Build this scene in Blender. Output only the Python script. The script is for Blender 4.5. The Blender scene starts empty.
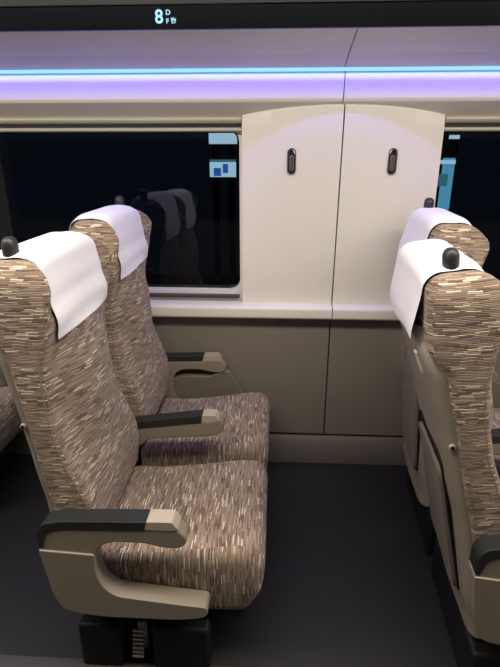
import bpy, bmesh, math, random
from mathutils import Vector
random.seed(4)
R = math.radians
SC = bpy.context.scene
C = SC.collection

# ------------------------------------------------------------------ materials
def mat(name, col, rough=.5, metal=0, bump=0, bscale=200, coat=0, spec=.5, mottle=0):
    m = bpy.data.materials.new(name); m.use_nodes = True
    nt = m.node_tree; b = nt.nodes['Principled BSDF']
    b.inputs['Base Color'].default_value = (*col, 1)
    b.inputs['Roughness'].default_value = rough
    b.inputs['Metallic'].default_value = metal
    b.inputs['Coat Weight'].default_value = coat
    b.inputs['Specular IOR Level'].default_value = spec
    if bump or mottle:
        tc = nt.nodes.new('ShaderNodeTexCoord'); n = nt.nodes.new('ShaderNodeTexNoise')
        n.inputs['Scale'].default_value = bscale; n.inputs['Detail'].default_value = 4
        nt.links.new(tc.outputs['Object'], n.inputs['Vector'])
        if bump:
            bp = nt.nodes.new('ShaderNodeBump'); bp.inputs['Strength'].default_value = bump
            bp.inputs['Distance'].default_value = .002
            nt.links.new(n.outputs['Fac'], bp.inputs['Height']); nt.links.new(bp.outputs['Normal'], b.inputs['Normal'])
        if mottle:
            mx = nt.nodes.new('ShaderNodeMix'); mx.data_type = 'RGBA'
            mx.inputs['A'].default_value = (*[c*(1-mottle) for c in col], 1)
            mx.inputs['B'].default_value = (*[min(1, c*(1+mottle)) for c in col], 1)
            nt.links.new(n.outputs['Fac'], mx.inputs['Factor']); nt.links.new(mx.outputs['Result'], b.inputs['Base Color'])
    return m

def emat(name, col, s):
    m = bpy.data.materials.new(name); m.use_nodes = True
    nt = m.node_tree; nt.nodes.clear()
    e = nt.nodes.new('ShaderNodeEmission'); o = nt.nodes.new('ShaderNodeOutputMaterial')
    e.inputs['Color'].default_value = (*col, 1); e.inputs['Strength'].default_value = s
    nt.links.new(e.outputs[0], o.inputs[0]); return m

def fabric():
    m = bpy.data.materials.new('woven_fabric'); m.use_nodes = True
    nt = m.node_tree; N = nt.nodes; L = nt.links; b = N['Principled BSDF']
    b.inputs['Roughness'].default_value = .9; b.inputs['Specular IOR Level'].default_value = .2
    b.inputs['Sheen Weight'].default_value = .15
    uv = N.new('ShaderNodeUVMap'); uv.uv_map = 'weave'
    nz = N.new('ShaderNodeTexNoise'); nz.inputs['Scale'].default_value = 14; nz.inputs['Detail'].default_value = 3
    L.new(uv.outputs[0], nz.inputs['Vector'])
    sb = N.new('ShaderNodeVectorMath'); sb.operation = 'SUBTRACT'; sb.inputs[1].default_value = (.5, .5, .5)
    L.new(nz.outputs['Color'], sb.inputs[0])
    sc = N.new('ShaderNodeVectorMath'); sc.operation = 'SCALE'; sc.inputs['Scale'].default_value = .012
    L.new(sb.outputs[0], sc.inputs[0])
    ad = N.new('ShaderNodeVectorMath'); ad.operation = 'ADD'; L.new(uv.outputs[0], ad.inputs[0]); L.new(sc.outputs[0], ad.inputs[1])
    sp = N.new('ShaderNodeSeparateXYZ'); L.new(ad.outputs[0], sp.inputs[0])
    def M(op, a, bb=None):
        n = N.new('ShaderNodeMath'); n.operation = op
        for i, v in enumerate((a, bb)):
            if v is None: continue
            if isinstance(v, (int, float)): n.inputs[i].default_value = v
            else: L.new(v, n.inputs[i])
        return n.outputs[0]
    rowf = M('DIVIDE', sp.outputs['Y'], .0042)
    row = M('FLOOR', rowf); fr = M('FRACT', rowf)
    w1 = N.new('ShaderNodeTexWhiteNoise'); w1.noise_dimensions = '1D'; L.new(row, w1.inputs['W'])
    cell = M('ADD', M('DIVIDE', sp.outputs['X'], .034), M('MULTIPLY', w1.outputs['Value'], 17.0))
    cl = M('FLOOR', cell); fc = M('FRACT', cell)
    cb = N.new('ShaderNodeCombineXYZ'); L.new(cl, cb.inputs[0]); L.new(row, cb.inputs[1])
    w2 = N.new('ShaderNodeTexWhiteNoise'); w2.noise_dimensions = '2D'; L.new(cb.outputs[0], w2.inputs['Vector'])
    cr = N.new('ShaderNodeValToRGB'); cr.color_ramp.interpolation = 'CONSTANT'
    pal = [(0, (.23, .17, .125)), (.24, (.34, .265, .205)), (.46, (.12, .084, .064)), (.58, (.30, .24, .205)),
           (.74, (.44, .35, .255)), (.87, (.78, .69, .54)), (.95, (.54, .39, .26))]
    e = cr.color_ramp.elements
    e[0].position = 0; e[0].color = (*pal[0][1], 1); e[1].position = pal[1][0]; e[1].color = (*pal[1][1], 1)
    for p, c in pal[2:]:
        q = e.new(p); q.color = (*c, 1)
    L.new(w2.outputs['Value'], cr.inputs[0])
    thin = M('POWER', M('SINE', M('MULTIPLY', fr, math.pi)), .8)
    wm = N.new('ShaderNodeMix'); wm.data_type = 'RGBA'; wm.inputs['A'].default_value = (.165, .122, .088, 1)
    L.new(thin, wm.inputs['Factor']); L.new(cr.outputs[0], wm.inputs['B']); L.new(wm.outputs['Result'], b.inputs['Base Color'])
    h = M('MULTIPLY', M('SINE', M('MULTIPLY', fr, math.pi)), M('ADD', M('MULTIPLY', w2.outputs['Value'], .6), .4))
    bp = N.new('ShaderNodeBump'); bp.inputs['Strength'].default_value = .6; bp.inputs['Distance'].default_value = .002
    L.new(h, bp.inputs['Height']); L.new(bp.outputs[0], b.inputs['Normal'])
    return m

FAB = fabric()
PIPE = mat('piping_fabric', (.26, .195, .135), .85)
SHELL = mat('greige_plastic', (.235, .205, .158), .42, bump=.15, bscale=900)
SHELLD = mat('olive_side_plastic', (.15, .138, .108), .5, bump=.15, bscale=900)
SHELLB = mat('greige_back_plastic', (.27, .235, .19), .5, bump=.15, bscale=900)
PAD = mat('black_arm_vinyl', (.018, .020, .018), .38, bump=.2, bscale=700)
CAP = mat('champagne_arm_cap', (.46, .40, .32), .35, metal=.15)
BLACK = mat('black_plastic', (.008, .008, .009), .6, spec=.25)
GRIP = mat('black_grip_rubber', (.022, .022, .024), .42, bump=.2, bscale=600)
CLOTH = mat('white_nonwoven_cloth', (.80, .80, .82), .85, bump=.25, bscale=500)
RIB = mat('ribbed_steel', (.45, .43, .40), .4, metal=.7)
STICK = mat('white_sticker', (.75, .73, .68), .6)
NET = mat('pocket_mesh_fabric', (.18, .155, .125), .9, bump=.8, bscale=300, mottle=.35)
WALL = mat('offwhite_wall_laminate', (.72, .69, .63), .5, bump=.05, bscale=500)
UNDER = mat('rack_underside_laminate', (.78, .72, .66), .45)
LOWER = mat('taupe_lower_wall', (.20, .18, .155), .45, bump=.08, bscale=600)
KICK = mat('brushed_kick_plate', (.34, .30, .28), .32, metal=.55)
TRIM = mat('aluminium_trim', (.42, .40, .34), .42, metal=.25)
NIGHT = mat('dark_night_pane', (.010, .012, .018), .3, spec=.2)
OPP = mat('dim_opposite_wall', (.075, .068, .062), .6)
GAP = mat('dark_seam', (.015, .014, .014), .7)
FLOORM = mat('charcoal_floor_covering', (.009, .009, .0105), .55, bump=.3, bscale=350, mottle=.5)
AISLEM = mat('grey_aisle_runner', (.045, .045, .048), .6, bump=.3, bscale=350, mottle=.4)
GLOSS = mat('gloss_black_fascia', (.005, .006, .010), .2, spec=.2)
RACKTOP = mat('grey_rack_metal', (.10, .10, .105), .45)
CEIL = mat('ceiling_panel', (.62, .60, .57), .5)
HOOKM = mat('dark_chrome_hook', (.22, .20, .19), .28, metal=.8)
VENT = mat('grey_vent_strip', (.055, .05, .06), .45)
LED = emat('blue_led_diffuser', (.22, .50, 1.0), 1.7)
DIGIT = emat('cyan_white_digits', (.45, .85, 1.0), 1.1)
LAMP = emat('warm_white_lamp', (1.0, .90, .78), 4.0)

def glassmat():
    m = bpy.data.materials.new('tinted_glass'); m.use_nodes = True
    nt = m.node_tree; nt.nodes.clear(); N = nt.nodes; L = nt.links
    o = N.new('ShaderNodeOutputMaterial'); mx = N.new('ShaderNodeMixShader'); f = N.new('ShaderNodeFresnel'); f.inputs[0].default_value = 1.5
    t = N.new('ShaderNodeBsdfTransparent'); t.inputs[0].default_value = (.55, .62, .68, 1)
    g = N.new('ShaderNodeBsdfGlossy'); g.inputs['Roughness'].default_value = .01
    L.new(f.outputs[0], mx.inputs[0]); L.new(t.outputs[0], mx.inputs[1]); L.new(g.outputs[0], mx.inputs[2]); L.new(mx.outputs[0], o.inputs[0])
    return m
GLASS = glassmat()

# ------------------------------------------------------------------ helpers
def link(o, parent=None):
    C.objects.link(o)
    if parent: o.parent = parent
    return o
def tag(o, label=None, cat=None, group=None, kind=None):
    for k, v in (('label', label), ('category', cat), ('group', group), ('kind', kind)):
        if v: o[k] = v
    return o
def empty(name, loc=(0, 0, 0)):
    o = bpy.data.objects.new(name, None); o.location = loc; o.empty_display_size = .1
    return link(o)
def finish(name, bm, m, parent=None, bevel=0, seg=2, ang=35, smooth=True, loc=None):
    bmesh.ops.recalc_face_normals(bm, faces=bm.faces)
    me = bpy.data.meshes.new(name); bm.to_mesh(me); bm.free()
    me.materials.append(m)
    if smooth:
        me.shade_smooth(); me.set_sharp_from_angle(angle=R(ang))
    o = bpy.data.objects.new(name, me)
    if loc: o.location = loc
    link(o, parent)
    if bevel:
        b = o.modifiers.new('bevel', 'BEVEL'); b.width = bevel; b.segments = seg; b.limit_method = 'ANGLE'; b.angle_limit = R(30)
        b.harden_normals = False
    return o
def box(bm, x0, x1, y0, y1, z0, z1):
    v = [bm.verts.new((x, y, z)) for x in (x0, x1) for y in (y0, y1) for z in (z0, z1)]
    for f in ((0, 1, 3, 2), (4, 6, 7, 5), (0, 4, 5, 1), (2, 3, 7, 6), (0, 2, 6, 4), (1, 5, 7, 3)):
        bm.faces.new([v[i] for i in f])
def boxo(name, x0, x1, y0, y1, z0, z1, m, parent=None, bevel=0, **k):
    bm = bmesh.new(); box(bm, x0, x1, y0, y1, z0, z1); return finish(name, bm, m, parent, bevel, **k)
def roundpoly(pts, rr, n=5):
    out = []
    L = len(pts)
    for i in range(L):
        p = Vector(pts[i][:2]); a = Vector(pts[i-1][:2]); b = Vector(pts[(i+1) % L][:2])
        r = pts[i][2] if len(pts[i]) > 2 else rr
        d1 = a-p; d2 = b-p
        if r <= 0: out.append(tuple(p)); continue
        t = min(r, d1.length*.49, d2.length*.49)
        s = p+d1.normalized()*t; e = p+d2.normalized()*t
        for k in range(n+1):
            q = k/n
            out.append(tuple((1-q)**2*s + 2*q*(1-q)*p + q*q*e))
    return out
def prism(bm, pts, a, b, axis='y'):
    """polygon in (x,z) extruded along y, or in (y,z) extruded along x"""
    f = (lambda p, t: (p[0], t, p[1])) if axis == 'y' else (lambda p, t: (t, p[0], p[1]))
    A = [bm.verts.new(f(p, a)) for p in pts]; B = [bm.verts.new(f(p, b)) for p in pts]
    bm.faces.new(A); bm.faces.new(B[::-1])
    for i in range(len(pts)):
        j = (i+1) % len(pts); bm.faces.new((A[i], B[i], B[j], A[j]))
def prismo(name, pts, a, b, m, parent=None, bevel=0, rr=0, axis='y', **k):
    bm = bmesh.new(); prism(bm, roundpoly(pts, rr) if rr is not None else pts, a, b, axis)
    return finish(name, bm, m, parent, bevel, **k)
def tube(bm, path, r, n=8):
    rings = []
    for i, p in enumerate(path):
        p = Vector(p); t = (Vector(path[min(i+1, len(path)-1)])-Vector(path[max(i-1, 0)])).normalized()
        s = t.cross(Vector((0, 0, 1) if abs(t.z) < .9 else (0, 1, 0))).normalized(); u = s.cross(t)
        rings.append([bm.verts.new(p+s*r*math.cos(2*math.pi*k/n)+u*r*math.sin(2*math.pi*k/n)) for k in range(n)])
    for a, b in zip(rings, rings[1:]):
        for k in range(n): bm.faces.new((a[k], a[(k+1) % n], b[(k+1) % n], b[k]))
    bm.faces.new(rings[0]); bm.faces.new(rings[-1][::-1])
def interp(tab, z):
    if z <= tab[0][0]: return tab[0][1]
    for (a, va), (b, vb) in zip(tab, tab[1:]):
        if z <= b:
            t = (z-a)/(b-a); t = t*t*(3-2*t)*.5+t*.5
            return va+(vb-va)*t
    return tab[-1][1]

# ------------------------------------------------------------------ seat
W = .51
PV = (.0, .45)                                   # recline pivot (x, z) in seat space
REAR = [(.45, .03), (.593, .0), (.75, -.022), (.885, -.036), (1.03, -.055), (1.07, -.060), (1.10, -.075), (1.13, -.096), (1.165, -.106), (1.31, -.104)]
SIDE = [(.45, .118), (.55, .130), (.61, .126), (.69, .10), (.75, .076), (.85, .053), (.97, .044), (1.05, .045), (1.12, .056), (1.2, .076), (1.31, .094)]
BUL = [(.45, .0), (.6, .0), (.68, .010), (.75, .028), (.82, .045), (.9, .062), (1.0, .062), (1.1, .028), (1.16, .0), (1.24, -.03), (1.31, -.052)]
ZT, RT = 1.305, .048
def fx(z, y):
    """front surface x at height z and across position y"""
    s = interp(SIDE, z)-.02; b = interp(BUL, z)
    q = min(y, W-y)
    c = .018*math.sqrt(max(0, 1-(max(0, .018-q)/.018)**2))
    g = .5-.5*math.cos(math.pi*min(1, q/.22)) if b > 0 else .5-.5*math.cos(math.pi*min(1, q/.062))
    return s+c+b*g
def drop(y, z):
    q = max(0, min(y, W-y))
    return z-.042*(1-min(1, q/.12))**2*max(0, min(1, (z-1.15)/.15))
def section(z, ins=0):
    xr = interp(REAR, z); pts = []
    for k in range(5):
        a = math.pi/2*k/4; pts.append((xr+.02*(1-math.sin(a)), .02*(1-math.cos(a))))
    rc = .02+.022*max(0, min(1, (z-1.08)/.08))
    pts = [(xr+rc*(1-math.cos(math.pi/2*k/4)), rc*(1-math.sin(math.pi/2*k/4))) for k in range(5)]
    s = interp(SIDE, z)-.02; b = interp(BUL, z)+.02
    for t in (.33, .66): pts.append((xr+rc+(s-xr-rc)*t, 0))
    for y in (0, .0015, .005, .010, .018, .03, .05, .07, .09): pts.append((fx(z, y), y))
    half = pts[:16]
    for t in (.15, .3, .5, .7, .85): y = .09+(W-.18)*t; pts.append((fx(z, y), y))
    for x, y in reversed(half): pts.append((x, W-y))
    for t in (.8, .6, .4, .2): pts.append((xr, rc+(W-2*rc)*t))
    if ins:
        cx = .5*(xr+s+b); hx = .5*(s+b-xr)
        pts = [(cx+(x-cx)*(1-ins/hx), W/2+(y-W/2)*(1-ins/(W/2))) for x, y in pts]
    return pts
def paint_uv(bm, mode):
    uvl = bm.loops.layers.uv.new('weave')
    bmesh.ops.recalc_face_normals(bm, faces=bm.faces)
    for f in bm.faces:
        n = f.normal
        side = abs(n.y) > (.62 if mode == 'back' else .34)
        for l in f.loops:
            x, y, z = l.vert.co
            if mode == 'back':
                if side: u, v = x, z
                elif abs(n.z) > .8: u, v = x, y
                else: u, v = y, z
            else:
                if side: u, v = z, x
                elif abs(n.z) > .6: u, v = y, x
                else: u, v = y, z+3
            l[uvl].uv = (u+5, v+5)
def loft(bm, rings, cap0=True, cap1=True):
    R_ = [[bm.verts.new(p) for p in r] for r in rings]
    for a, b in zip(R_, R_[1:]):
        n = len(a)
        for k in range(n): bm.faces.new((a[k], a[(k+1) % n], b[(k+1) % n], b[k]))
    if cap0: bm.faces.new(R_[0][::-1])
    if cap1: bm.faces.new(R_[-1])
def make_backrest(parent):
    bm = bmesh.new(); rings = []
    zs = [.45+i*(ZT-.45)/44 for i in range(45)]
    for z in zs: rings.append([(x-PV[0], y, drop(y, z)-PV[1]) for x, y in section(z)])
    for k in range(1, 7):
        a = math.pi/2*k/6
        rings.append([(x-PV[0], y, drop(y, ZT+RT*math.sin(a))-PV[1]) for x, y in section(ZT, RT*(1-math.cos(a)))])
    loft(bm, rings); paint_uv(bm, 'back')
    o = finish('backrest', bm, FAB, parent, ang=60, loc=(PV[0], 0, PV[1]))
    for y in (.001, W-.001):
        bm = bmesh.new()
        tube(bm, [(interp(SIDE, z)-.017, y, drop(y, z)-PV[1]) for z in [.60+i*.02 for i in range(36)]], .0018, 6)
        finish('piping', bm, PIPE, o)
    return o
def make_cushion(parent):
    prof = [(.09, .425, .03), (.22, .422, .05), (.40, .446, .06), (.54, .470, .05), (.61, .468, .035), (.636, .41, .03), (.625, .30, .03), (.575, .215, .03), (.10, .215, .02)]
    base = roundpoly(prof, .03, 6)
    n = len(base); nor = []
    for i in range(n):
        a = Vector(base[i-1]); b = Vector(base[(i+1) % n]); d = (b-a).normalized()
        nor.append(Vector((d.y, -d.x)))
    c = Vector((.35, .33))
    sgn = 1 if nor[0].dot(Vector(base[0])-c) > 0 else -1
    bm = bmesh.new(); rings = []; r = .042
    ys = [(r*(1-math.sin(math.pi/2*k/5)), r*(1-math.cos(math.pi/2*k/5))) for k in range(5, -1, -1)]
    ys = [(r*(1-math.cos(math.pi/2*k/5)), r*(1-math.sin(math.pi/2*k/5))) for k in range(0, 6)]
    st = [(y, ins) for y, ins in ys] + [(r+(W-2*r)*t/12, 0) for t in range(1, 12)] + [(W-y, ins) for y, ins in reversed(ys)]
    for y, ins in st:
        ring = []
        for p, q in zip(base, nor):
            v = Vector((.36+(p[0]-.36)*(1-ins*.8/.28), .335+(p[1]-.335)*(1-ins/.12)))
            if v.y > .39: v.y += .010*math.sin(math.pi*y/W)*min(1, (v.y-.39)/.03)
            ring.append((v.x, y, v.y))
        rings.append(ring)
    loft(bm, rings); paint_uv(bm, 'cushion')
    o = finish('cushion', bm, FAB, parent, ang=60)
    for y in (.010, W-.010):
        bm = bmesh.new()
        tube(bm, [(.13, y, .404), (.22, y, .402), (.3, y, .410), (.40, y, .424), (.5, y, .440), (.57, y, .446)], .002, 6)
        finish('piping', bm, PIPE, o)
    return o
ARM = [(-.015, .50, .0), (-.012, .565, .03), (.05, .588, .02), (.293, .597, .0), (.345, .610, .0), (.372, .618, .008), (.412, .576, .012), (.408, .546, .014), (.385, .534, .014), (.335, .535, .02), (.294, .549, .02), (.189, .549, .03), (.150, .524, .02), (.146, .50, .0)]
PADP = [(-.020, .520, .003), (-.021, .575, .03), (-.002, .605, .035), (.05, .617, .03), (.30, .626, .002), (.292, .598, .002), (.05, .592, .02), (.006, .575, .03), (-.008, .52, .003)]
CAPP = [(.2925, .5985, .001), (.3005, .6260, .003), (.372, .628, .006), (.390, .603, .002), (.372, .598, .0)]
SHELLP = [(-.022, .515, .004), (.140, .505, .006), (.138, .445, .02), (.150, .390, .03), (.19, .352, .03), (.36, .332, .03), (.460, .322, .012), (.468, .302, .014), (.452, .281, .02), (.38, .268, .03), (.13, .268, .05), (.025, .288, .05), (.0, .345, .04)]
def make_arm(parent, y0, y1, shell=True, paddle=False):
    if paddle:
        body = [(.02, .49, .02), (.02, .562, .01), (.293, .602, .0), (.36, .608, .0), (.425, .640, .006), (.462, .610, .02), (.455, .565, .02), (.40, .548, .02), (.16, .530, .02), (.12, .49, .02)]
        pad = [(.02, .545, .01), (.03, .575, .02), (.10, .602, .02), (.375, .642, .002), (.372, .610, .002), (.06, .568, .02)]
        cap = [(.3725, .6100, .001), (.3755, .6422, .003), (.428, .643, .006), (.445, .622, .002), (.40, .608, .0)]
    else:
        body, pad, cap = ARM, PADP, CAPP
    a = prismo('armrest', body, y0, y1, SHELL, parent, .006, .01)
    prismo('arm_pad', pad, y0-.002, y1+.002, PAD, a, .006, .01)
    prismo('arm_cap', cap, y0-.001, y1+.001, CAP, a, .003, .003)
    if shell:
        prismo('side_shell', SHELLP, y0-.006, y1+.004, SHELL, parent, .009, .02, seg=3)
    return a
def make_back_shell(parent):
    # curved plastic shell behind the fabric
    zs = [.19+i*.03 for i in range(31)]
    zs = [z for z in zs if z < 1.12]+[1.13, 1.15, 1.17, 1.195]
    RS = [(.24, -.002), (.35, -.018), (.45, -.024), (.60, -.034), (.75, -.056), (.885, -.072), (1.03, -.096), (1.07, -.104), (1.10, -.112), (1.13, -.121), (1.165, -.128), (1.195, -.124)]
    bm = bmesh.new(); rings = []
    for z in zs:
        xo = interp(RS, z); xi = (interp(REAR, z) if z > .45 else .03)+.004
        ring = []
        for k in range(7):
            a = math.pi/2*k/6; ring.append((xo+.034*(1-math.sin(a)), .014+.05*(1-math.cos(a))-.0))
        ring = [(xo+.030*(1-math.cos(math.pi/2*k/6))**1, .014+.06*(1-math.sin(math.pi/2*k/6))) for k in range(7)]
        near = ring[::-1]                              # from inner side edge to rear flat
        pts = [(xi, .014)]+near[:1]+near[1:]
        far = [(x, W-y) for x, y in reversed(pts)]
        if z > 1.11:
            sh = min(.05, (z-1.11)*.9); pts = [(x, y+sh) for x, y in pts]
        far = [(x, W-y) for x, y in reversed(pts)]
        loop = pts+[(xo-.003, W*.35), (xo-.005, W*.5), (xo-.003, W*.65)]+far
        rings.append([(x-PV[0], y, z-PV[1]) for x, y in loop])
    loft(bm, rings)
    o = finish('back_shell', bm, SHELLB, parent, ang=50, loc=(PV[0], 0, PV[1]))
    def rx(z): return interp(RS, z)
    # magazine pocket: dark reveal, mesh fabric panel
    def plate(name, y0, y1, z0, z1, off, th, m, rr, par, lean=0):
        bm = bmesh.new()
        poly = roundpoly([(y0, z0), (y1, z0), (y1-lean, z1), (y0+lean, z1)], rr, 5)
        cx = sum(p[0] for p in poly)/len(poly); cz = sum(p[1] for p in poly)/len(poly)
        for (s, d) in ((1, off+th),):
            out = [bm.verts.new((rx(z)-.004-d, y, z-PV[1])) for y, z in poly]
            inn = [bm.verts.new((rx(z)-.004-off+.006, y, z-PV[1])) for y, z in poly]
            c = bm.verts.new((rx(cz)-.004-d-.002, cx, cz-PV[1]))
            n = len(poly)
            for i in range(n):
                j = (i+1) % n
                bm.faces.new((out[i], out[j], c)); bm.faces.new((out[i], inn[i], inn[j], out[j]))
            bm.faces.new(inn)
        return finish(name, bm, m, par, ang=40)
    rev = plate('pocket_recess', .07, .41, .30, .80, .0, .0015, BLACK, .05, o, .012)
    plate('magazine_pocket', .08, .40, .31, .755, .002, .010, NET, .04, o, .012)
    plate('notice_sticker', .085, .108, 1.06, 1.125, -.001, .003, STICK, .004, o)
    bm = bmesh.new()
    bmesh.ops.create_cone(bm, cap_ends=True, segments=16, radius1=.006, radius2=.005, depth=.010)
    bmesh.ops.rotate(bm, verts=bm.verts, matrix=__import__('mathutils').Matrix.Rotation(R(90), 3, 'X'))
    bmesh.ops.translate(bm, verts=bm.verts, vec=(rx(.875)+.022, .012, .875-PV[1]))
    finish('screw_cap', bm, BLACK, o)
    bm = bmesh.new()
    bmesh.ops.create_cone(bm, cap_ends=True, segments=20, radius1=.0095, radius2=.008, depth=.006)
    bmesh.ops.rotate(bm, verts=bm.verts, matrix=__import__('mathutils').Matrix.Rotation(R(90), 3, 'X'))
    bmesh.ops.translate(bm, verts=bm.verts, vec=(rx(.875)+.022, .012, .875-PV[1]))
    finish('screw_ring', bm, CAP, o)
    return o
def make_grip(parent, y):
    bm = bmesh.new()
    prof = [(.019, -.045), (.019, .0), (.0205, .02), (.022, .045), (.0215, .056), (.018, .066), (.011, .072), (.0, .0735)]
    rings = []
    for r, z in prof[:-1]:
        rings.append([(.92*r*math.cos(2*math.pi*k/20)-.033-PV[0]+(-.003 if z > 0 else 0), y+1.05*r*math.sin(2*math.pi*k/20), 1.322+z-PV[1]) for k in range(20)])
    loft(bm, rings)
    o = finish('hand_grip', bm, GRIP, parent, ang=50, loc=(PV[0], 0, PV[1]))
    return o
def make_base(parent, pedal):
    bm = bmesh.new(); box(bm, .06, .56, .03, W-.03, .17, .225); finish('seat_pan', bm, BLACK, parent, .01)
    bm = bmesh.new(); box(bm, .035, .175, -.03, W-.03, 0, .18); finish('pedestal', bm, BLACK, parent, .012)
    bm = bmesh.new(); box(bm, .275, .46, -.03, W-.03, 0, .18); finish('pedestal', bm, BLACK, parent, .012)
    bm = bmesh.new(); box(bm, .175, .275, .10, W-.05, 0, .14); finish('pedestal_bridge', bm, BLACK, parent, .008)
    if pedal:
        bm = bmesh.new()
        for i in range(7): box(bm, .205, .243, -.028+.004*i, -.020+.004*i, .045+.014*i, .054+.014*i)
        box(bm, .210, .242, .034, .11, .01, .13)
        finish('foot_pedal', bm, RIB, parent, .0015)
def make_seat(kind):
    t = empty('train_seat')
    back = make_backrest(t); make_cushion(t); sh = make_back_shell(t)
    g = make_grip(t, .075 if kind == 'aisle' else W-.06)
    if kind == 'aisle':
        make_arm(t, -.063, -.010)
        make_arm(t, W+.004, W+.054, False, True)
    else:
        make_arm(t, W+.006, W+.056)
        for ch in t.children:
            if ch.name.startswith(('armrest', 'side_shell')): ch.location.z = .02
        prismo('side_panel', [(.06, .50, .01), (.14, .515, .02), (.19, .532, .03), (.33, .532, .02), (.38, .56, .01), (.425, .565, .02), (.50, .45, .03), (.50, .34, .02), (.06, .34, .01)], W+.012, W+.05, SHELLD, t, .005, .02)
    make_base(t, kind == 'aisle')
    return t
REC = ('backrest', 'back_shell', 'hand_grip')
def dup(root):
    r = root.copy(); C.objects.link(r)
    for ch in root.children:
        c = ch.copy(); C.objects.link(c); c.parent = r
        for g in ch.children:
            d = g.copy(); C.objects.link(d); d.parent = c
    return r
def place(t, x, y, rec, label, yaw=0, lift=0):
    t.location = (x, y, 0); t.rotation_euler = (0, 0, R(yaw))
    for ch in t.children:
        if ch.name.split('.')[0] in REC: ch.rotation_euler = (0, R(-rec), 0); ch.location.z = PV[1]+lift
    tag(t, label, 'train seat', 'pairs of patterned train seats')
    return t
def cloth(x, y, rec, label, seed, yaw=0, lift=0):
    rnd = random.Random(seed); ph = rnd.random()*6
    y0, y1 = .050, .458; NY = 26
    bm = bmesh.new(); grid = []
    for j in range(NY+1):
        v = j/NY; yy = y0+(y1-y0)*v
        path = []
        zb = 1.118+.012*v+.004*math.sin(ph+v*5)
        for k in range(12):
            z = zb+(ZT-zb)*k/12
            hang = (1-k/12)
            wob = .0025*hang*math.sin(ph+v*7)+.003*hang
            path.append((max(fx(z, yy), fx(z+.02, yy)-.01)+.006+wob, z))
        for k in range(0, 7):
            a = math.pi/2*k/6; ins = RT*(1-math.cos(a))
            path.append((fx(ZT, yy)-ins+.006, ZT+RT*math.sin(a)+.004))
        xf = path[-1][0]; xb = interp(REAR, ZT)+RT-.004
        for k in range(1, 5): path.append((xf+(xb-xf)*k/5, ZT+RT+.005+.002*math.sin(ph+k+v*7)))
        for k in range(6, -1, -1):
            a = math.pi/2*k/6; ins = RT*(1-math.cos(a))
            path.append((interp(REAR, ZT)+ins-.006, ZT+RT*math.sin(a)+.004))
        zr = 1.165+.01*math.sin(v*4+ph)
        for k in range(1, 13):
            z = ZT+(zr-ZT)*k/12; h = k/12
            path.append((interp(REAR, 1.2)-.006-min(1, max(0, (1.30-z)/.10))*.021-h*.004-.003*h*math.sin(ph+v*5)**2, z))
        grid.append([bm.verts.new((px-PV[0], yy+.012*(pz < ZT)*(v-.5)*(ZT-pz)*.3, drop(yy, pz)-PV[1])) for px, pz in path])
    for a, b in zip(grid, grid[1:]):
        for k in range(len(a)-1): bm.faces.new((a[k], a[k+1], b[k+1], b[k]))
    o = finish('headrest_cloth', bm, CLOTH, None, ang=180)
    s = o.modifiers.new('thick', 'SOLIDIFY'); s.thickness = .0018; s.offset = 1
    s2 = o.modifiers.new('sub', 'SUBSURF'); s2.levels = 1; s2.render_levels = 1
    o.location = (x+PV[0], y, PV[1]+lift); o.rotation_euler = (0, R(-rec), R(yaw))
    return tag(o, label, 'headrest cloth', 'white headrest cloths')

YA, YW = 1.18, 1.765
XL, XR, XB = -.65, .580, -1.90
YAWR = -4; LW = .025
YR = 1.145; DX, DY = .585*math.sin(R(-YAWR)), .585*math.cos(R(YAWR))
aisle = make_seat('aisle'); window = make_seat('window')
a2 = dup(aisle); w2 = dup(window); w3 = dup(window)
place(aisle, XL, YA, 0, 'nearest patterned seat on the left, aisle side, whole armrest and pedestal in view')
place(window, XL, YW, 0, 'patterned window seat behind the nearest left seat, under the violet tinted headrest cloth', 0, LW)
place(a2, XR, YR, 7.8, 'reclined patterned seat at the right edge showing its plastic back with magazine pocket', YAWR)
place(w2, XR+DX, YR+DY, -1, 'upright patterned window seat on the right, mostly hidden behind the reclined one', YAWR, LW)
place(w3, XB, YW, 0, 'patterned window seat of the row behind, only its cushion front showing at the left edge', 0, LW)
cloth(XL, YA, 0, 'large white headrest cloth on the nearest left seat', 1)
cloth(XL, YW, 0, 'violet tinted white headrest cloth on the left window seat, before the dark window', 2, 0, LW)
cloth(XR, YR, 7.8, 'bright white headrest cloth on the reclined right seat beside the black grip', 3, YAWR)
cloth(XR+DX, YR+DY, -1, 'white headrest cloth on the right window seat, farther and higher one at right', 4, YAWR, LW)

# ------------------------------------------------------------------ setting
def struct(o): return tag(o, kind='structure')
X0, X1 = -3.0, 3.0
YO, YWALL = -.75, 2.37
struct(boxo('floor', X0-.1, X1+.1, YO-.1, YWALL+.1, -.1, 0, FLOORM))
# lighter aisle runner
struct(boxo('trim_1', X0, X1, .52, 1.17, .0, .004, AISLEM, bevel=.001))
struct(boxo('ceiling', X0-.1, X1+.1, YO-.1, 2.6, 2.42, 2.5, CEIL))
struct(boxo('wall_left', X0-.1, X0, YO, 2.6, 0, 2.42, WALL))
struct(boxo('wall_right', X1, X1+.1, YO, 2.6, 0, 2.42, WALL))
struct(boxo('wall_back', X0, X1, YO-.1, YO, 0, 2.42, OPP))

struct(boxo('window_3', X0+.1, X1-.1, YO-.001, YO+.012, .90, 1.72, NIGHT, bevel=.003))
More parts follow.
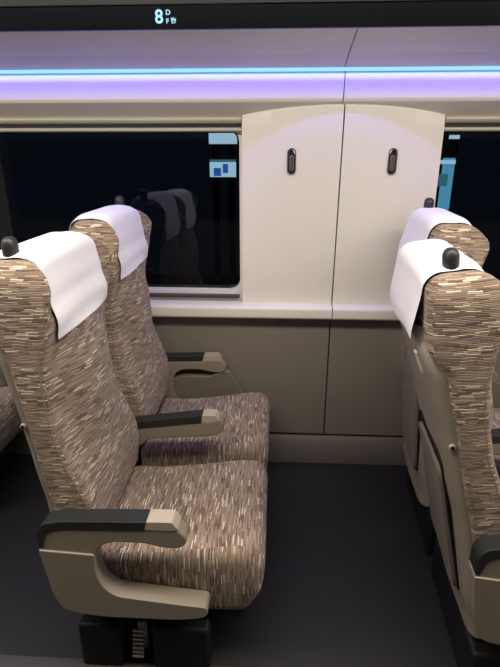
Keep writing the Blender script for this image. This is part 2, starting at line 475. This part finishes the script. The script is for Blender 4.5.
# window wall with rounded openings
def rr_loop(x0, x1, z0, z1, r, n=8):
    return roundpoly([(x0, z0), (x1, z0), (x1, z1), (x0, z1)], r, n)
ZW0, ZW1 = .958, 1.70
WIN = [(-1.98, -.172), (.692, 2.5)]
bm = bmesh.new()
def wallpiece(bm, y0, y1, outer, inners):
    for y in (y0, y1):
        es = []
        for lp in [outer]+inners:
            vs = [bm.verts.new((p[0], y, p[1])) for p in lp]
            es += [bm.edges.new((vs[i], vs[(i+1) % len(vs)])) for i in range(len(vs))]
        bmesh.ops.triangle_fill(bm, use_beauty=True, edges=es)
    bm.verts.ensure_lookup_table()
    n = len(bm.verts)//2; k = 0
    for lp in [outer]+inners:
        m = len(lp)
        for i in range(m):
            j = (i+1) % m
            bm.faces.new([bm.verts[k+i], bm.verts[k+j], bm.verts[n+k+j], bm.verts[n+k+i]])
        k += m
holes = [rr_loop(a, b, ZW0, ZW1, .065) for a, b in WIN]
wallpiece(bm, YWALL, YWALL+.05, [(X0, .82), (X1, .82), (X1, 1.78), (X0, 1.78)], holes)
struct(finish('wall_front', bm, WALL, None, ang=40))
for i, (a, b) in enumerate(WIN):
    # glass pane with a black printed border behind the frame
    g = boxo('window_%d' % (i+1), a-.03, b+.03, YWALL+.052, YWALL+.058, ZW0-.03, ZW1+.03, GLASS, smooth=False); struct(g)
    bm = bmesh.new()
    wallpiece(bm, YWALL+.060, YWALL+.066, rr_loop(a-.03, b+.03, ZW0-.03, ZW1+.03, .01, 8), [rr_loop(a+.008, b-.008, ZW0+.008, ZW1-.008, .065)])
    struct(finish('window_border', bm, BLACK, g, smooth=False))
    struct(boxo('vent_strip', a+.01, b-.002, YWALL-.020, YWALL-.002, .9235, .944, VENT, g, .004))
# outer body under and above the windows
struct(boxo('wall_outer', X0, X1, YWALL+.07, YWALL+.12, 0, .93, GAP))

# pillar panel: bulging, top edge falls away to the sides
XP0, XP1, XS = -.158, .705, .273
def py(x, z=1.75):
    t = (x-(XP0+XP1)/2)/((XP1-XP0)/2)
    k = max(0, min(1, (z-.95)/.83))
    return 2.35-.012-.062*(1-abs(t)**2.0)*k
def half(xa, xb, name):
    bm = bmesh.new(); n = 28; cols = []
    for i in range(n+1):
        x = xa+(xb-xa)*i/n
        t = (x-(XP0+XP1)/2)/((XP1-XP0)/2)
        zt = 1.6+(.0812-.0185*abs(t)**2.4)*py(x)
        zr = [.890]+[.95+.05*q for q in range(16)]+[zt-.008, zt]
        yy = [0]*17+[.002, .008]
        cols.append(([bm.verts.new((x, py(x, z)+e, z)) for z, e in zip(zr, yy)], [bm.verts.new((x, YWALL+.01, .890)), bm.verts.new((x, YWALL+.01, zt))]))
    for (a, ab), (b, bb) in zip(cols, cols[1:]):
        for k in range(len(a)-1): bm.faces.new((a[k], b[k], b[k+1], a[k+1]))
        bm.faces.new((a[-1], b[-1], bb[1], ab[1])); bm.faces.new((ab[0], bb[0], b[0], a[0])); bm.faces.new((ab[1], bb[1], bb[0], ab[0]))
    for c, cb in (cols[0], cols[-1]): bm.faces.new(c+[cb[1], cb[0]])
    return struct(finish(name, bm, WALL, None, ang=35))
half(XP0, XS-.003, 'wall_panel'); half(XS+.003, XP1, 'wall_panel')
struct(boxo('trim_2', XS-.004, XS+.004, 2.346, 2.36, .92, 1.77, GAP))

# sill ledge
for a, b in ((X0, XS-.002), (XS+.002, X1)):
    bm = bmesh.new(); prism(bm, roundpoly([(YWALL+.02, .838), (2.300, .838), (2.286, .847), (2.286, .893), (2.296, .903), (YWALL+.02, .909)], .008, 4), a, b, 'x')
    struct(finish('sill', bm, WALL, None, ang=40))
# lower wall panels and kick plate
for a, b in ((X0, XS-.003), (XS+.003, .745), (.751, X1)):
    struct(boxo('wall_lower', a, b, 2.352, YWALL+.03, .178, .830, LOWER, bevel=.002))
struct(boxo('wall_backing', X0, X1, 2.366, YWALL+.03, .0, .835, GAP))
for a, b in ((X0, .742), (.748, X1)):
    bm = bmesh.new(); prism(bm, [(YWALL+.03, .0), (2.343, .0), (2.338, .03), (2.338, .135), (2.352, .162), (YWALL+.03, .166)], a, b, 'x')
    struct(finish('baseboard', bm, KICK, None, ang=30))

# rail trims above the windows, blind housing
def xprism(name, poly, a, b, m, rr=0, ang=40):
    bm = bmesh.new(); prism(bm, roundpoly(poly, rr, 4), a, b, 'x'); return struct(finish(name, bm, m, None, ang=ang))
for a, b in ((X0, XP0-.002), (XP1+.002, X1)):
    xprism('trim_3', [(2.39, 1.712), (2.345, 1.712), (2.332, 1.722), (2.332, 1.738), (2.345, 1.748), (2.39, 1.748)], a, b, TRIM, .008)
    xprism('trim_4', [(2.39, 1.700), (2.352, 1.700), (2.352, 1.7105), (2.39, 1.7105)], a, b, GAP)
    xprism('trim_5', [(2.39, 1.682), (2.340, 1.682), (2.338, 1.69), (2.342, 1.6985), (2.39, 1.6985)], a, b, TRIM, .003)

# cove below the rack
COVE = [(2.246, 1.925), (2.250, 1.87), (2.257, 1.825), (2.260, 1.803), (2.266, 1.792), (2.352, 1.745), (2.40, 1.745), (2.40, 1.925)]
for a, b in ((X0, XS-.012), (XS-.008, X1)):
    xprism('wall_cove', COVE, a, b, WALL, .004)
# rack underside
UNDERS = []
for a, b in ((X0, XS-.018), (XS-.014, X1)):
    UNDERS.append((a, b)); continue
    xprism('rack_underside', [(1.902, 1.985), (2.0, 1.968), (2.12, 1.943), (2.222, 1.9115), (2.248, 1.9115), (2.248, 1.925), (2.10, 1.97), (1.92, 2.0)], a, b, UNDER, .002)
# slightly bowed seam between rack underside halves is left open; led line under the rack
lamp = empty('light_strip', (0, 2.23, 1.894))
tag(lamp, 'long blue and violet light strip glowing beneath the luggage rack', 'light strip')
boxo('diffuser', X0, X1, -.006, .008, .006, .0180, LED, lamp, .002)
# rack
rack = empty('luggage_rack', (0, 1.9, 1.985))
tag(rack, 'overhead luggage rack with a glossy black front fascia along the top', 'luggage rack')
prismo('rack_fascia', [(-.002, -.002), (-.006, .066), (.03, .07), (.03, -.002)], X0, X1, GLOSS, rack, .002, None, axis='x')
prismo('rack_edge', [(.0, .070), (-.05, .135), (-.02, .15), (.35, .12), (.35, .09), (.03, .075)], X0, X1, RACKTOP, rack, .002, None, axis='x')

for a, b in UNDERS:
    pts = [(1.902, 1.985), (2.0, 1.968), (2.12, 1.943), (2.222, 1.9115), (2.248, 1.9115), (2.248, 1.925), (2.10, 1.97), (1.92, 2.0)]
    prismo('underside_panel', [(p[0]-1.9, p[1]-1.985) for p in pts], a, b, UNDER, rack, 0, .002, axis='x')
# seat number display
def text_mesh(name, body, size, x, z, y, parent, m=DIGIT, xs=1):
    cu = bpy.data.curves.new(name, 'FONT'); cu.body = body; cu.size = size; cu.extrude = .0004; cu.offset = .0006*size/.03
    tmp = bpy.data.objects.new('tmp_text', cu); C.objects.link(tmp)
    dg = bpy.context.evaluated_depsgraph_get(); me = bpy.data.meshes.new_from_object(tmp.evaluated_get(dg))
    bpy.data.objects.remove(tmp); bpy.data.curves.remove(cu)
    me.materials.clear(); me.materials.append(m)
    xsn = [v.co.x for v in me.vertices]; ysn = [v.co.y for v in me.vertices]
    for v in me.vertices: v.co = ((v.co.x-min(xsn))*xs, -v.co.z, v.co.y-min(ysn))
    o = bpy.data.objects.new(name, me); o.location = (x, y, z); link(o, parent); return o
disp = empty('seat_number_display', (-.38, 1.8935, 2.0))
tag(disp, 'small lit seat number display reading 8 D F on the black rack fascia', 'display')
text_mesh('row_number', '8', .056, -.034, -.001, 0, disp)
text_mesh('seat_letter', 'D', .020, .003, .024, 0, disp, xs=1.1)
text_mesh('seat_letter', 'F', .020, .003, -.001, 0, disp, xs=1.1)
text_mesh('window_symbol', '窗', .019, .019, -.001, 0, disp)

# coat hooks
def hook(x, z, label):
    y = py(x, z); t = empty('coat_hook', (x, y, z)); tag(t, label, 'coat hook', 'recessed coat hooks')
    def pill(name, w, h, y0, y1, m, hole=None, bev=.0015, par=t):
        bm = bmesh.new(); o_ = rr_loop(-w, w, -h, h, w, 8)
        o_ = [(p[0], p[1]) for p in o_]
        def cap(w, h):
            return [(w*math.cos(a), (h-w)+w*math.sin(a)) for a in [math.pi*i/12 for i in range(13)]]+[(w*math.cos(a), -(h-w)+w*math.sin(a)) for a in [math.pi+math.pi*i/12 for i in range(13)]]
        if hole: wallpiece(bm, y0, y1, cap(w, h), [cap(*hole)])
        else: prism(bm, cap(w, h), y0, y1)
        return finish(name, bm, m, par, bev if not hole else 0)
    pill('back_plate', .017, .051, -.003, .004, BLACK)
    pill('rim', .019, .054, -.006, .003, HOOKM, (.0145, .0495))
    pill('hook_lever', .0105, .034, -.013, -.003, HOOKM, bev=.004).location.z = -.008
hook(.060, 1.560, 'oval recessed coat hook on the left pillar panel')
hook(.492, 1.560, 'oval recessed coat hook on the right pillar panel')

# ceiling lights over the aisle and seats
for i, x in enumerate((-1.9, -.1, 1.7)):
    for y, lab in ((.85, 'aisle'),):
        t = boxo('ceiling_light', x-.75, x+.75, y-.19, y+.19, 2.395, 2.419, LAMP, None, .004)
        tag(t, 'long warm white ceiling lamp over the aisle', 'ceiling light', 'aisle ceiling lamps')

# night outside: lit platform boards
def at(px, py_, Y):
    F = 500; P = R(20); Wy = R(3)
    fw = Vector((-math.sin(Wy)*math.cos(P), math.cos(Wy)*math.cos(P), -math.sin(P))); rt = Vector((math.cos(Wy), math.sin(Wy), 0)); up = rt.cross(fw)
    d = fw+rt*((px-250)/F)-up*((py_-333.5)/F); return Vector((0, 0, 1.6))+d*(Y/d.y)
WB = emat('white_backlit_panel', (.75, .95, 1.0), 1.3)
CB = emat('cyan_backlit_panel', (.22, .62, .85), 1.0)
TB = emat('teal_header', (.10, .38, .42), .8)
BB = emat('blue_backlit_print', (.05, .22, .75), .9)
def board(label, box_px, Y, m, extra=()):
    a = at(box_px[0], box_px[3], Y); b = at(box_px[2], box_px[1], Y)
    t = empty('advert_board', (0, Y, 0)); tag(t, label, 'advert board')
    boxo('board_frame', a.x-.02, b.x+.02, .005, .09, a.z-.02, b.z+.02, BLACK, t)
    boxo('lit_panel', a.x, b.x, -.005, .01, a.z, b.z, m, t)
    for nm, (x0, y0, x1, y1), mm in extra:
        p = at(x0, y1, Y); q = at(x1, y0, Y); boxo(nm, p.x, q.x, -.012, -.004, p.z, q.z, mm, t)
    for s in (.2, .8):
        xx = a.x+(b.x-a.x)*s; boxo('post', xx-.03, xx+.03, .02, .08, -.3, a.z-.02, BLACK, t)
    return t
board('bright white and blue lit board seen through the left window, lower one', (210, 162, 236, 177), 5.0, WB,
      [('printed_figure', (214, 168, 221, 176), BB), ('printed_figure', (223, 164, 228, 173), BB), ('header_strip', (210, 159.5, 236, 162), TB)])
board('thin pale lit board at the top of the left window', (209, 133, 237, 144), 5.6, WB)
board('tall cyan lit board seen through the right window', (437, 158, 455.5, 210), 5.0, CB,
      [('header_strip', (437, 160, 455.5, 164), WB), ('printed_figure', (437, 174, 448, 186), TB)])
board('small white lit sign high in the right window', (449, 135, 460, 139), 5.6, WB)
struct(boxo('floor_platform', -6, 6, 2.9, 8, -.4, -.3, AISLEM))

# ------------------------------------------------------------------ lights
def area(name, loc, rot, sx, sy, power, col, spread=180):
    l = bpy.data.lights.new(name, 'AREA'); l.shape = 'RECTANGLE'; l.size = sx; l.size_y = sy; l.energy = power; l.color = col
    l.spread = R(spread)
    o = bpy.data.objects.new(name, l); o.location = loc; o.rotation_euler = rot; C.objects.link(o); return o
area('violet_led_line', (0, 2.226, 1.8965), (0, 0, 0), 5.9, .008, 9.5, (.19, .09, 1.0), 180)
area('blue_led_line', (0, 2.205, 1.902), (R(90), 0, 0), 5.9, .008, .06, (.2, .45, 1.0), 170)
area('blue_led_wash', (0, 2.238, 1.8965), (0, 0, 0), 5.9, .006, 1.6, (.12, .50, 1.0), 180)
area('ceiling_lamp_light', (0, .85, 2.39), (0, 0, 0), 5.4, .36, 84, (1.0, .90, .78))

w = bpy.data.worlds.new('night'); SC.world = w; w.use_nodes = True
w.node_tree.nodes['Background'].inputs[0].default_value = (.50, .62, 1.0, 1)
w.node_tree.nodes['Background'].inputs[1].default_value = .009

# ------------------------------------------------------------------ camera
cd = bpy.data.cameras.new('camera'); cam = bpy.data.objects.new('camera', cd); C.objects.link(cam)
cd.sensor_fit = 'VERTICAL'; cd.sensor_height = 36; cd.lens = 500/667*36
cam.location = (0, 0, 1.6); cam.rotation_euler = (R(70), 0, R(3)); cd.clip_start = .02
SC.camera = cam
vs = SC.view_settings; vs.view_transform = 'Standard'; vs.look = 'None'; vs.gamma = 1; vs.use_curve_mapping = False; vs.exposure = 0
SC.cycles.use_denoising = True
